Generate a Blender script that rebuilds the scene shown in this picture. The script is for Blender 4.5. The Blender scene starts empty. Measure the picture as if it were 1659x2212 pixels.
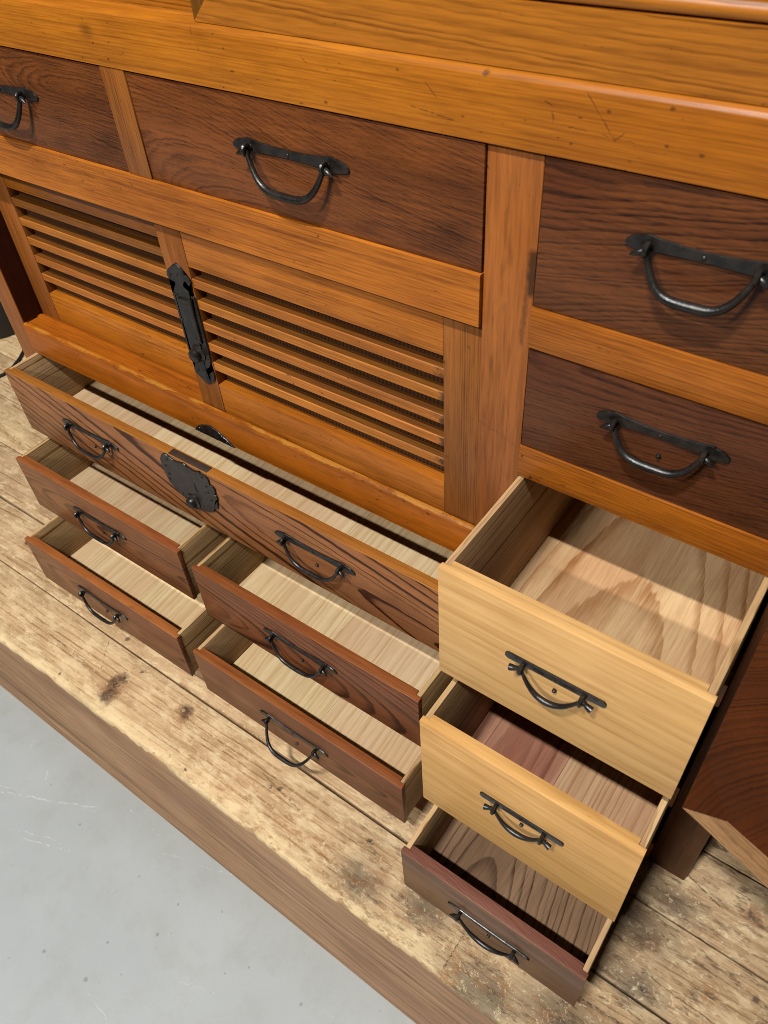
import bpy, bmesh, math, random
from mathutils import Vector, Matrix
random.seed(7)
R = math.radians
S = bpy.context.scene

# ------------------------------------------------------------------ camera
cam = bpy.data.cameras.new('camera')
cam_o = bpy.data.objects.new('camera', cam)
S.collection.objects.link(cam_o)
cam_o.location = (0.3118, -0.5414, 0.9597)
cam_o.rotation_euler = (0.7782, 0.0590, 0.6254)
cam.sensor_fit = 'HORIZONTAL'
cam.sensor_width = 36.0
cam.lens = 36.0 * 1693.42 / 1659.0
cam.clip_start = 0.01
cam.clip_end = 100
cam.dof.use_dof = True
cam.dof.focus_distance = 0.98
cam.dof.aperture_fstop = 14.0
S.camera = cam_o

# ------------------------------------------------------------------ world: dim room bounce
W = bpy.data.worlds.new('World')
S.world = W
W.use_nodes = True
bg = W.node_tree.nodes['Background']
bg.inputs['Color'].default_value = (0.95, 0.93, 0.90, 1)
bg.inputs['Strength'].default_value = 0.018

# ------------------------------------------------------------------ ceiling tube lamps of the room
def tube(name, loc, target, length, power, width=0.05):
    li = bpy.data.lights.new(name, 'AREA')
    li.shape = 'RECTANGLE'
    li.size = length
    li.size_y = width
    li.energy = power
    li.color = (1.0, 0.985, 0.955)
    o = bpy.data.objects.new(name, li)
    S.collection.objects.link(o)
    o.location = loc
    d = Vector(target) - Vector(loc)
    z = -d.normalized()
    x = Vector((1, 0, 0))
    x = (x - z * x.dot(z)).normalized()
    y = z.cross(x)
    o.rotation_euler = Matrix((x, y, z)).transposed().to_euler()
    return o
tube('ceiling_lamp', (-0.12, -2.35, 5.0), (-0.25, 0.0, 0.1), 0.60, 355, 0.10)
tube('ceiling_lamp', (-0.95, -5.10, 5.0), (-0.25, 0.0, 0.1), 1.30, 395, 0.12)

S.view_settings.view_transform = 'Standard'
S.view_settings.look = 'None'
S.view_settings.exposure = -0.04
S.view_settings.gamma = 1.0
S.view_settings.use_curve_mapping = False
S.render.engine = 'CYCLES'
S.cycles.use_denoising = True
S.cycles.pixel_filter_type = 'BLACKMAN_HARRIS'
S.cycles.filter_width = 0.9
S.cycles.max_bounces = 5
S.cycles.diffuse_bounces = 3
S.cycles.use_adaptive_sampling = True
S.cycles.adaptive_threshold = 0.02

# ------------------------------------------------------------------ node helpers
def lin(h):
    h = h.lstrip('#')
    o = []
    for i in (0, 2, 4):
        c = int(h[i:i+2], 16) / 255
        o.append(0.75 * (c / 12.92 if c <= 0.04045 else ((c + 0.055) / 1.055) ** 2.4))
    return (*o, 1.0)

class NT:
    def __init__(s, name):
        s.m = bpy.data.materials.new(name)
        s.m.use_nodes = True
        s.t = s.m.node_tree
        s.bsdf = s.t.nodes['Principled BSDF']
    def n(s, typ, **k):
        nd = s.t.nodes.new(typ)
        for a, v in k.items():
            setattr(nd, a, v)
        return nd
    def put(s, sock, v):
        if isinstance(v, bpy.types.NodeSocket):
            s.t.links.new(v, sock)
        else:
            sock.default_value = v
    def math(s, op, a, b=0.0, c=0.0, clamp=False):
        nd = s.n('ShaderNodeMath', operation=op, use_clamp=clamp)
        s.put(nd.inputs[0], a); s.put(nd.inputs[1], b); s.put(nd.inputs[2], c)
        return nd.outputs[0]
    def vm(s, op, a, b=(0, 0, 0), sc=None):
        nd = s.n('ShaderNodeVectorMath', operation=op)
        s.put(nd.inputs[0], a); s.put(nd.inputs[1], b)
        if sc is not None:
            s.put(nd.inputs['Scale'], sc)
        return nd.outputs['Value'] if op in ('LENGTH', 'DOT_PRODUCT', 'DISTANCE') else nd.outputs['Vector']
    def comb(s, x, y, z):
        nd = s.n('ShaderNodeCombineXYZ')
        s.put(nd.inputs[0], x); s.put(nd.inputs[1], y); s.put(nd.inputs[2], z)
        return nd.outputs[0]
    def sep(s, v):
        nd = s.n('ShaderNodeSeparateXYZ')
        s.put(nd.inputs[0], v)
        return nd.outputs
    def noise(s, v, scale=1.0, detail=2.0, rough=0.5, out='Fac'):
        nd = s.n('ShaderNodeTexNoise')
        s.put(nd.inputs['Vector'], v)
        nd.inputs['Scale'].default_value = scale
        nd.inputs['Detail'].default_value = detail
        nd.inputs['Roughness'].default_value = rough
        return nd.outputs[0] if out == 'Fac' else nd.outputs['Color']
    def mix(s, f, a, b, blend='MIX'):
        nd = s.n('ShaderNodeMix', data_type='RGBA', blend_type=blend)
        nd.clamp_factor = True
        s.put(nd.inputs[0], f); s.put(nd.inputs[6], a); s.put(nd.inputs[7], b)
        return nd.outputs[2]
    def smooth(s, v, lo, hi):
        nd = s.n('ShaderNodeMapRange', interpolation_type='SMOOTHSTEP')
        s.put(nd.inputs['Value'], v)
        nd.inputs['From Min'].default_value = lo
        nd.inputs['From Max'].default_value = hi
        return nd.outputs[0]
    def obj(s):
        return s.n('ShaderNodeTexCoord').outputs['Object']
    def seg(s, P, A, B, w, soft=0.6):
        """mask of a scratch between two points"""
        A = Vector(A); B = Vector(B); D = B - A
        pa = s.vm('SUBTRACT', P, tuple(A))
        t = s.math('DIVIDE', s.vm('DOT_PRODUCT', pa, tuple(D)), max(D.dot(D), 1e-9), clamp=True)
        q = s.vm('SCALE', tuple(D), sc=t)
        ln = s.vm('LENGTH', s.vm('SUBTRACT', pa, q))
        return s.math('SUBTRACT', 1.0, s.smooth(ln, w * (1 - soft), w))
    def spot(s, P, A, rad, soft=0.6, stretch=(1, 1, 1)):
        q = s.vm('MULTIPLY', s.vm('SUBTRACT', P, tuple(A)), stretch)
        return s.math('SUBTRACT', 1.0, s.smooth(s.vm('LENGTH', q), rad * (1 - soft), rad))
    def maxm(s, L):
        o = L[0]
        for x in L[1:]:
            o = s.math('MAXIMUM', o, x)
        return o
    def bump(s, h, strength, dist=0.001):
        nd = s.n('ShaderNodeBump')
        nd.inputs['Strength'].default_value = strength
        nd.inputs['Distance'].default_value = dist
        s.put(nd.inputs['Height'], h)
        s.t.links.new(nd.outputs[0], s.bsdf.inputs['Normal'])

def wood(name, axis, light, dark, mid=None, spacing=0.004, pith=(0.0, 0.06), tilt=(0.0, 0.0), warp=0.006,
         wscale=5.0, contrast=0.7, prof=(0.35, 0.88), fiber=0.22, fib_scale=420.0, pores=0.0, blotch=0.25, bscale=9.0,
         specks=0.35, rough=0.42, coat=0.0, bump=0.10, rand=True, curl=0.0, spread=0.06, extra=None, spec=0.18, streak=0.22,
         wear=None, rvar=0.12):
    k = NT(name)
    P0 = k.obj()
    P = P0
    if rand:
        oi = k.n('ShaderNodeObjectInfo').outputs['Random']
        o2 = k.math('FRACT', k.math('MULTIPLY', oi, 17.3))
        o3 = k.math('FRACT', k.math('MULTIPLY', oi, 91.7))
        big = k.math('MULTIPLY', oi, 6.0)
        s2 = k.math('MULTIPLY', k.math('SUBTRACT', o2, 0.5), spread)
        s3 = k.math('MULTIPLY', k.math('SUBTRACT', o3, 0.5), spread)
        off = {'X': (big, s2, s3), 'Y': (s2, big, s3), 'Z': (s2, s3, big)}[axis]
        P = k.vm('ADD', P0, k.comb(*off))
    x, y, z = k.sep(P)[:3]
    a, b, c = {'X': (x, y, z), 'Y': (y, x, z), 'Z': (z, x, y)}[axis]
    wv = k.comb(k.math('MULTIPLY', a, wscale * 0.35), k.math('MULTIPLY', b, wscale), k.math('MULTIPLY', c, wscale))
    wn = k.vm('SUBTRACT', k.noise(wv, 1.0, 2.0, 0.5, 'Color'), (0.5, 0.5, 0.5))
    wx, wy, _ = k.sep(wn)[:3]
    bb = k.math('ADD', k.math('SUBTRACT', k.math('MULTIPLY_ADD', a, tilt[0], b), pith[0]), k.math('MULTIPLY', wx, warp * 2))
    cc = k.math('ADD', k.math('SUBTRACT', k.math('MULTIPLY_ADD', a, tilt[1], c), pith[1]), k.math('MULTIPLY', wy, warp * 2))
    r = k.vm('LENGTH', k.comb(bb, cc, 0.0))
    jit = k.noise(k.comb(k.math('MULTIPLY', a, 30.0), k.math('MULTIPLY', b, 120.0), k.math('MULTIPLY', c, 120.0)), 1.0, 1.0, 0.6)
    ph = k.math('MULTIPLY_ADD', r, 1.0 / spacing, k.math('MULTIPLY', jit, 0.55 if spacing < .006 else 0.24))
    if curl > 0:
        cn = k.noise(k.comb(k.math('MULTIPLY', a, 60.0), k.math('MULTIPLY', b, 22.0), k.math('MULTIPLY', c, 22.0)), 1.0, 2.0, 0.6)
        ph = k.math('MULTIPLY_ADD', cn, curl, ph)
    n1 = k.n('ShaderNodeTexNoise', noise_dimensions='1D')
    k.put(n1.inputs['W'], k.math('MULTIPLY', ph, 0.31))
    n1.inputs['Scale'].default_value = 1.0
    n1.inputs['Detail'].default_value = 1.0
    ph = k.math('MULTIPLY_ADD', n1.outputs[0], 2.6, ph)
    fr = k.math('FRACT', ph)
    rid = k.n('ShaderNodeTexWhiteNoise', noise_dimensions='1D')
    k.put(rid.inputs['W'], k.math('FLOOR', ph))
    ring = k.math('MULTIPLY', k.smooth(fr, prof[0], prof[1]), k.math('SUBTRACT', 1.0, k.smooth(fr, min(prof[1] + 0.04, 0.96), 1.0)))
    ring = k.math('MULTIPLY', ring, k.math('MULTIPLY_ADD', rid.outputs['Value'], 0.7, 0.4))
    fb = k.noise(k.comb(k.math('MULTIPLY', a, fib_scale * 0.05), k.math('MULTIPLY', b, fib_scale), k.math('MULTIPLY', c, fib_scale)), 1.0, 3.0, 0.65)
    bl = k.noise(P, bscale, 2.0, 0.6)
    stk = k.noise(k.comb(k.math('MULTIPLY', a, 2.2), k.math('MULTIPLY', b, 48.0), k.math('MULTIPLY', c, 48.0)), 1.0, 3.0, 0.6)
    t = k.math('MULTIPLY', ring, contrast)
    t = k.math('ADD', t, k.math('MULTIPLY', k.math('SUBTRACT', stk, 0.5), streak * 3.4))
    t = k.math('ADD', t, k.math('MULTIPLY', k.math('SUBTRACT', fb, 0.5), fiber * 5.0))
    t = k.math('ADD', t, k.math('MULTIPLY', k.math('SUBTRACT', bl, 0.5), blotch * 2.6))
    t = k.math('ADD', t, 0.20, clamp=True)
    col = k.mix(t, lin(light), lin(dark))
    if mid:
        bm = k.noise(k.comb(k.math('MULTIPLY', a, 3.0), k.math('MULTIPLY', b, 9.0), k.math('MULTIPLY', c, 9.0)), 1.0, 2.0, 0.6)
        col = k.mix(k.smooth(bm, 0.40, 0.66), col, k.mix(t, lin(mid), lin(dark)))
    if rand:
        tv = k.math('MULTIPLY_ADD', o2, 0.30, 0.86)
        col = k.mix(1.0, col, k.comb(tv, k.math('MULTIPLY', tv, k.math('MULTIPLY_ADD', o3, .08, .96)), tv), 'MULTIPLY')
    if pores > 0:
        pn = k.noise(k.comb(k.math('MULTIPLY', a, 110.0), k.math('MULTIPLY', b, 950.0), k.math('MULTIPLY', c, 950.0)), 1.0, 1.0, 0.5)
        pm = k.math('MULTIPLY', k.smooth(pn, 0.53, 0.64), k.math('MULTIPLY_ADD', ring, 0.7, 0.40))
        col = k.mix(k.math('MULTIPLY', pm, pores), col, k.mix(0.75, col, (0.006, 0.003, 0.002, 1)))
    if specks > 0:
        sn = k.noise(k.comb(k.math('MULTIPLY', a, 120.0), k.math('MULTIPLY', b, 260.0), k.math('MULTIPLY', c, 260.0)), 1.0, 1.0, 0.5)
        sm = k.math('MULTIPLY', k.smooth(sn, 0.715, 0.765), specks)
        s2n = k.noise(k.vm('MULTIPLY', P, (1.0, 1.0, 1.0)), 34.0, 3.0, 0.7)
        sm = k.math('MAXIMUM', sm, k.math('MULTIPLY', k.smooth(s2n, 0.74, 0.82), specks * 0.5))
        sm = k.math('MULTIPLY', sm, k.smooth(bl, 0.38, 0.62))
        col = k.mix(sm, col, k.mix(0.8, col, (0.010, 0.006, 0.004, 1)))
    ro = k.math('MULTIPLY_ADD', k.math('SUBTRACT', bl, 0.5), rvar * 2, rough)
    ro = k.math('ADD', ro, k.math('MULTIPLY', k.math('SUBTRACT', fb, 0.5), 0.15))
    h = k.math('ADD', k.math('MULTIPLY', fb, 0.5), k.math('MULTIPLY', ring, -0.5))
    if extra:
        col, ro, h = extra(k, P0, col, ro, h)
    k.put(k.bsdf.inputs['Base Color'], col)
    k.put(k.bsdf.inputs['Roughness'], ro)
    k.bsdf.inputs['Specular IOR Level'].default_value = spec
    k.bsdf.inputs['Coat Weight'].default_value = coat
    k.bsdf.inputs['Coat Roughness'].default_value = 0.28
    if bump > 0:
        k.bump(h, bump, 0.0012)
    return k.m

def iron(name, base, rough, rustc=None):
    k = NT(name)
    P = k.obj()
    n1 = k.noise(P, 60.0, 3.0, 0.6)
    n2 = k.noise(P, 320.0, 2.0, 0.6)
    col = k.mix(k.smooth(n1, 0.3, 0.7), lin(base), k.mix(0.5, lin(base), (0.03, 0.022, 0.016, 1)))
    if rustc:
        col = k.mix(k.smooth(n1, 0.52, 0.72), col, lin(rustc))
    k.put(k.bsdf.inputs['Base Color'], col)
    k.bsdf.inputs['Metallic'].default_value = 0.0
    k.put(k.bsdf.inputs['Roughness'], k.math('MULTIPLY_ADD', n2, 0.3, rough - 0.12))
    k.bsdf.inputs['Specular IOR Level'].default_value = 0.38
    k.bump(k.math('ADD', k.noise(P, 260.0, 2.0, 0.5), k.math('MULTIPLY', n1, 1.2)), 0.35, 0.0006)
    return k.m

# ------------------------------------------------------------------ mesh helpers
class MB:
    def __init__(s):
        s.bm = bmesh.new()
    def box(s, x0, x1, y0, y1, z0, z1, bev=0.0008, seg=2):
        g = bmesh.ops.create_cube(s.bm, size=1.0)
        vs = g['verts']
        for v in vs:
            v.co = Vector((x0 + (x1 - x0) * (v.co.x + .5), y0 + (y1 - y0) * (v.co.y + .5), z0 + (z1 - z0) * (v.co.z + .5)))
        if bev > 0:
            es = list({e for v in vs for e in v.link_edges})
            bmesh.ops.bevel(s.bm, geom=es, offset=bev, segments=seg, profile=0.5, affect='EDGES')
        return s
    def prism_x(s, prof, x0, x1):
        """closed profile of (y, z) extruded along X"""
        n = len(prof)
        A = [s.bm.verts.new((x0, y, z)) for y, z in prof]
        B = [s.bm.verts.new((x1, y, z)) for y, z in prof]
        for i in range(n):
            s.bm.faces.new((A[i], A[(i + 1) % n], B[(i + 1) % n], B[i]))
        fa = s.bm.faces.new(A); fb = s.bm.faces.new(B[::-1])
        bmesh.ops.triangulate(s.bm, faces=[fa, fb])
        return s
    def plate(s, pts, y_back, y_front, bev=0.0):
        """outline of (x, z) extruded along Y"""
        n = len(pts)
        A = [s.bm.verts.new((x, y_front, z)) for x, z in pts]
        B = [s.bm.verts.new((x, y_back, z)) for x, z in pts]
        if bev > 0:
            cx = sum(p[0] for p in pts) / n; cz = sum(p[1] for p in pts) / n
            M = [s.bm.verts.new((v.co.x, y_front + (y_back - y_front) * 0.45, v.co.z)) for v in A]
            for i, v in enumerate(A):
                p, q = pts[i - 1], pts[(i + 1) % n]
                tx, tz = q[0] - p[0], q[1] - p[1]
                l = math.hypot(tx, tz) or 1.0
                sgn = s.sgn(pts)
                v.co.x += -tz / l * bev * sgn; v.co.z += tx / l * bev * sgn
            rows = [A, M, B]
        else:
            rows = [A, B]
        for a, b in zip(rows, rows[1:]):
            for i in range(n):
                s.bm.faces.new((a[i], a[(i + 1) % n], b[(i + 1) % n], b[i]))
        fa = s.bm.faces.new(A); fb = s.bm.faces.new(B[::-1])
        bmesh.ops.triangulate(s.bm, faces=[fa, fb], ngon_method='EAR_CLIP')
        return s
    @staticmethod
    def sgn(pts):
        ar = sum(pts[i - 1][0] * pts[i][1] - pts[i][0] * pts[i - 1][1] for i in range(len(pts)))
        return 1.0 if ar > 0 else -1.0
    def tube(s, pts, rad, n=10, cap=True):
        P = [Vector(p) for p in pts]
        rings = []
        up = Vector((0.13, 0.2, 0.97))
        for i, p in enumerate(P):
            t = (P[min(i + 1, len(P) - 1)] - P[max(i - 1, 0)]).normalized()
            if i == 0:
                u = (up - t * up.dot(t)).normalized()
            else:
                u = (u - t * u.dot(t)).normalized()
            w = t.cross(u)
            r = rad[i] if isinstance(rad, (list, tuple)) else rad
            rings.append([s.bm.verts.new(p + (u * math.cos(2 * math.pi * j / n) + w * math.sin(2 * math.pi * j / n)) * r) for j in range(n)])
        for a, b in zip(rings, rings[1:]):
            for j in range(n):
                s.bm.faces.new((a[j], a[(j + 1) % n], b[(j + 1) % n], b[j]))
        if cap:
            s.bm.faces.new(rings[0][::-1]); s.bm.faces.new(rings[-1])
        return s
    def lathe_y(s, cx, cz, y0, prof, n=20):
        """profile of (radius, towards the viewer) turned about a Y axis"""
        rings = []
        for r, h in prof:
            rings.append([s.bm.verts.new((cx + max(r, 1e-5) * math.cos(2 * math.pi * j / n), y0 - h, cz + max(r, 1e-5) * math.sin(2 * math.pi * j / n))) for j in range(n)])
        for a, b in zip(rings, rings[1:]):
            for j in range(n):
                s.bm.faces.new((a[j], a[(j + 1) % n], b[(j + 1) % n], b[j]))
        s.bm.faces.new(rings[-1])
        return s
    def torus_x(s, c, R_, r, n=18, m=8):
        rings = []
        for i in range(n):
            a = 2 * math.pi * i / n
            rings.append([s.bm.verts.new((c[0] + r * math.sin(2 * math.pi * j / m),
                                          c[1] + (R_ + r * math.cos(2 * math.pi * j / m)) * math.cos(a),
                                          c[2] + (R_ + r * math.cos(2 * math.pi * j / m)) * math.sin(a))) for j in range(m)])
        for i in range(n):
            a, b = rings[i], rings[(i + 1) % n]
            for j in range(m):
                s.bm.faces.new((a[j], a[(j + 1) % m], b[(j + 1) % m], b[j]))
        return s
    def mesh(s, name, mat, org=(0, 0, 0), smooth=True):
        for v in s.bm.verts:
            v.co -= Vector(org)
        bmesh.ops.recalc_face_normals(s.bm, faces=s.bm.faces)
        me = bpy.data.meshes.new(name)
        s.bm.to_mesh(me); s.bm.free()
        me.materials.append(mat)
        if smooth:
            for p in me.polygons:
                p.use_smooth = True
            me.set_sharp_from_angle(angle=R(38))
        return me

C = S.collection.objects
def empty(name, loc, label, cat, group=None):
    o = bpy.data.objects.new(name, None)
    o.empty_display_size = 0.05
    C.link(o)
    o.location = loc
    o['label'] = label; o['category'] = cat; o['kind'] = 'thing'
    if group: o['group'] = group
    return o
def part(name, mb, mat, parent, org=None, label=None, smooth=True):
    """world-space mesh builder -> child object whose frame is the thing's own"""
    if org is None:
        org = parent.location if parent.parent is None else parent.parent.location + parent.location
    o = bpy.data.objects.new(name, mb.mesh(name, mat, org, smooth))
    C.link(o)
    o.parent = parent
    if label: o['label'] = label
    return o

# ------------------------------------------------------------------ measurements (metres)
XL0, XL, XM2, XM1, X0, X1, XR, XR1 = -0.9055, -0.8595, -0.4575, -0.420, 0.0, 0.049, 0.3062, 0.3624
ZP, ZF = -0.23, -0.61
ZB, ZT = 0.7275, 0.7788
DEP = 0.42
CH = Vector((0.0, 0.0, ZP))            # origin of the chest
PF = Vector((-0.3, 0.0, ZP))           # origin of the platform

# ------------------------------------------------------------------ materials
def at(org):
    return lambda x, y, z: (x - org[0], y - org[1], z - org[2])

def beam_marks(k, P, col, ro, h):
    L = at(CH)
    xz = k.vm('MULTIPLY', P, (1, 0, 1))
    f = lambda x, z: (L(x, 0, z)[0], 0, L(x, 0, z)[2])
    wob = k.vm('SCALE', k.vm('SUBTRACT', k.noise(P, 220.0, 2.0, 0.5, 'Color'), (.5, .5, .5)), sc=0.0025)
    q = k.vm('MULTIPLY', k.vm('ADD', xz, wob), (1, 0, 1))
    lines = [((-.0573, .7653), (-.0438, .7532), .0008), ((.0465, .7641), (.0588, .759), .0011), ((.0535, .7575), (.0562, .7454), .0010),
             ((.0778, .7736), (.1023, .7459), .0008), ((-.0678, .744), (-.0271, .739), .0010), ((-.3071, .7757), (-.3011, .7578), .0008),
             ((.1023, .7459), (.109, .752), .0007), ((.06, .7500), (.13, .7455), .0005), ((-.18, .768), (-.172, .762), .0006), ((-.24, .739), (-.231, .742), .0006)]
    m = k.maxm([k.seg(q, f(*a), f(*b), w * 0.9, 0.9) for a, b, w in lines])
    spots = [(-.0018, .7752, .0042), (.0953, .7633, .0028), (.1379, .7713, .0028), (.1388, .748, .0022), (.1626, .7464, .0028), (-.0798, .7682, .0022),
             (.0701, .7382, .002), (-.1558, .7342, .003)]
    m2 = k.maxm([k.spot(q, f(x, z), r, 0.7, (1, 1, 1.5)) for x, z, r in spots])
    sm = k.spot(q, f(-.4598, .7582), .016, 0.95, (1, 1, 1.6))
    col = k.mix(k.math('MULTIPLY', sm, 0.5), col, (0.03, 0.012, 0.004, 1))
    mm = k.math('MAXIMUM', k.math('MULTIPLY', k.math('MULTIPLY', m, k.smooth(k.noise(P, 150.0, 2.0, .6), .36, .54)), 0.62), k.math('MULTIPLY', m2, 0.6))
    col = k.mix(mm, col, (0.018, 0.008, 0.004, 1))
    h = k.math('SUBTRACT', h, k.math('MULTIPLY', mm, 1.5))
    return col, ro, h

def sill_wear(k, P, col, ro, h):
    """finish rubbed off along the front top arris, with nicks"""
    x, y, z = k.sep(P)[:3]
    n = k.noise(k.vm('MULTIPLY', P, (.6, 2, 2)), 26.0, 5.0, 0.75)
    d = k.math('MULTIPLY_ADD', k.math('SUBTRACT', n, 0.5), 0.022, k.math('SUBTRACT', 0.2967 - ZP, z))
    m = k.math('SUBTRACT', 1.0, k.smooth(d, -0.0010, 0.0020))
    m = k.math('MULTIPLY', m, k.math('SUBTRACT', 1.0, k.smooth(y, 0.0035, 0.008)))
    col = k.mix(k.math('MULTIPLY', m, 0.38), col, lin('#C89038'))
    n2 = k.noise(k.vm('MULTIPLY', P, (1, 2.2, 2.2)), 75.0, 3.0, 0.75)
    m2 = k.math('MULTIPLY', k.smooth(n2, 0.63, 0.69), k.math('SUBTRACT', 1.0, k.smooth(k.math('SUBTRACT', 0.2967 - ZP, z), 0.004, 0.030)))
    m2 = k.math('MULTIPLY', m2, k.smooth(x, -0.55, -0.15))
    col = k.mix(k.math('MULTIPLY', m2, 0.85), col, (0.03, 0.012, 0.004, 1))
    h = k.math('SUBTRACT', h, m2)
    return col, ro, h

def post_notch(k, P, col, ro, h):
    L = at(CH)
    q = k.vm('ADD', P, k.vm('SCALE', k.vm('SUBTRACT', k.noise(P, 160.0, 3.0, 0.6, 'Color'), (.5, .5, .5)), sc=0.006))
    m = k.seg(q, L(.0465, .003, .645), L(.0465, .003, .612), .0075, 0.8)
    m2 = k.seg(q, L(.043, .003, .620), L(.041, .003, .560), .004, 0.95)
    m = k.math('MAXIMUM', k.math('MULTIPLY', m, .85), k.math('MULTIPLY', m2, .5))
    col = k.mix(m, col, (0.020, 0.009, 0.004, 1))
    scr = k.seg(k.vm('MULTIPLY', q, (1, 0, 1)), (-.0, 0, .455 - ZP), (.046, 0, .440 - ZP), .0006, .8)
    col = k.mix(k.math('MULTIPLY', scr, .5), col, (0.03, 0.012, 0.004, 1))
    return col, ro, h

def slat_ends(k, P, col, ro, h):
    """grime rubbed into the right ends of the slats"""
    x, y, z = k.sep(P)[:3]
    n = k.noise(P, 60.0, 4.0, 0.7)
    m = k.smooth(k.math('MULTIPLY_ADD', k.math('SUBTRACT', n, 0.5), 0.06, x), 0.3915, 0.4085)
    col = k.mix(k.math('MULTIPLY', m, 0.85), col, (0.022, 0.010, 0.005, 1))
    return col, ro, h

ORL, ORD, ORM = '#D58A36', '#8C4A12', '#C4742A'
M = {}
M['beam'] = wood('wood_amber_beam', 'X', '#B66E1C', '#763E08', '#A66018', spacing=.0030, pith=(.10, .16 - ZP), warp=.004, contrast=.34, fiber=.30, streak=0.3,
                 blotch=.26, rough=.36, coat=.04, extra=beam_marks, specks=.85, rand=False, spec=.21)
M['amber_x'] = wood('wood_amber_long', 'X', '#B66A1C', '#723A08', '#A65E18', spacing=.0034, pith=(.08, .02), warp=.003, contrast=.42, fiber=.34, blotch=0.26, rough=.38, coat=.03, specks=.85, streak=0.3, spec=0.26)
M['amber_z'] = wood('wood_amber_upright', 'Z', '#A26028', '#683810', '#925422', spacing=.0026, pith=(.02, .09), warp=.002, contrast=.5, fiber=.32, blotch=.2, rough=.40, coat=.03, specks=.85, streak=0.3, spec=0.26)
M['post'] = wood('wood_amber_post', 'Z', '#A4602A', '#683612', '#925222', spacing=.0028, pith=(.02, .11), warp=.002, contrast=.45, fiber=.32, blotch=.2, rough=.40, coat=.03, specks=.85, rand=False, extra=post_notch, streak=0.3, spec=0.26)
M['sill'] = wood('wood_amber_sill', 'X', '#A85A14', '#683404', '#96500E', spacing=.004, pith=(.06, .5), warp=.003, contrast=.35, fiber=.30, blotch=.3, rough=.36, coat=.04, specks=.85, rand=False, extra=sill_wear, streak=0.35, spec=0.26)
M['slat'] = wood('wood_amber_slat', 'X', '#BA7028', '#76400E', '#AA6420', spacing=.003, pith=(.05, .03), warp=.003, contrast=.40, fiber=.30, blotch=.25, rough=.40, coat=.04, specks=.85, spec=0.26)
M['slat_worn'] = wood('wood_amber_slat_worn', 'X', '#BA7028', '#76400E', '#AA6420', spacing=.003, pith=(.05, .03), warp=.003, contrast=.40, fiber=.30, blotch=.25, rough=.40, coat=.04, specks=.85, extra=slat_ends, spec=0.26)
M['upper'] = wood('wood_pine_upper', 'X', '#B66E1E', '#703C08', '#A6641A', spacing=.0055, pith=(.06, .13), tilt=(0.02, .03), warp=.010, wscale=3.5, contrast=.60, fiber=.28, blotch=.18, rough=.36, coat=.04, specks=.85, rand=False, spec=0.26)
M['upper_z'] = wood('wood_pine_stile', 'Z', '#86540F', '#5A3306', spacing=.003, pith=(.04, .08), contrast=.5, rough=.42, coat=.2)

def dark_front(name, light, dark, mid, pith, tilt, spacing, curl=0.0, warp=.012, wscale=5.0, contrast=.6, pores=.6, prof=(.30, .85), fiber=.34, rough=.40, blotch=.3):
    return wood(name, 'X', light, dark, mid, spacing=spacing, pith=pith, tilt=tilt, warp=warp, wscale=wscale, contrast=contrast, fiber=fiber, fib_scale=300, pores=pores,
                blotch=blotch, specks=.25, rough=rough, coat=.05, bump=.10, rand=False, curl=curl, prof=prof)
# chestnut / zelkova fronts, each plank with its own figure (coordinates are the drawer's own)
M['front_A'] = dark_front('wood_front_figured_dark', '#7C4620', '#3A1C0B', '#623516', (.03, .09), (.16, .10), .0034, curl=1.3, warp=.024, wscale=9, contrast=.46, pores=.6, blotch=.42)
M['front_B'] = dark_front('wood_front_wide_dark', '#854A21', '#3A1C0C', '#66381A', (.035, -.03), (.16, .30), .0032, curl=.7, warp=.030, wscale=5, contrast=.46, pores=.6, blotch=.45)
M['front_R1'] = dark_front('wood_front_red_dark', '#744220', '#2C160D', '#562C18', (.03, .16), (.14, -.30), .0044, curl=.4, warp=.026, wscale=6, contrast=.60, pores=.6, blotch=.38)
M['front_R2'] = dark_front('wood_front_maroon', '#663A20', '#2F170E', '#522C1B', (.04, .13), (.08, -.20), .0034, curl=.25, warp=.018, wscale=6, contrast=.45, pores=.65, blotch=.36)
M['front_C1'] = dark_front('wood_front_bold_figure', '#A0663A', '#3E1F0C', '#94603C', (.055, .104), (.09, .22), 0.0135, warp=.016, wscale=5, contrast=1.1, prof=(.64, .92), pores=.35, fiber=.22, blotch=.2)
M['front_C2'] = dark_front('wood_front_feather', '#905A32', '#4C2C17', '#845230', (.03, .05), (.10, .04), .0062, warp=.010, contrast=.8, pores=.4, prof=(.5, .9), fiber=.24)
M['front_C2r'] = dark_front('wood_front_flame', '#864E2C', '#402312', '#74462C', (.05, .03), (-.16, .06), .0085, warp=.016, wscale=6, contrast=.85, pores=.4, prof=(.5, .9), fiber=.24)
M['front_C3'] = dark_front('wood_front_contour', '#8C5838', '#4A2B18', '#845438', (.03, .05), (.10, .06), .0062, warp=.012, contrast=.8, pores=.4, prof=(.5, .9), fiber=.24)
M['front_C3r'] = dark_front('wood_front_rings', '#845236', '#442818', '#784A34', (.022, .05), (-.06, .03), .0046, warp=.014, wscale=7, contrast=.85, pores=.4, prof=(.5, .9), fiber=.22)
M['front_R5'] = dark_front('wood_front_grey_brown', '#7C583C', '#40291B', '#684830', (.06, .1), (.0, .03), .0040, warp=.006, contrast=.4, pores=.3)
M['yellow'] = wood('wood_pale_yellow', 'X', '#E0B274', '#AE7E44', '#D8A868', spacing=.012, pith=(.12, .2), tilt=(0, .02), warp=.02, contrast=0.3, fiber=0.3, fib_scale=150, blotch=0.4, bscale=7, specks=.18, rough=.45, coat=.03, bump=.06, rand=False, streak=0.24)
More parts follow.
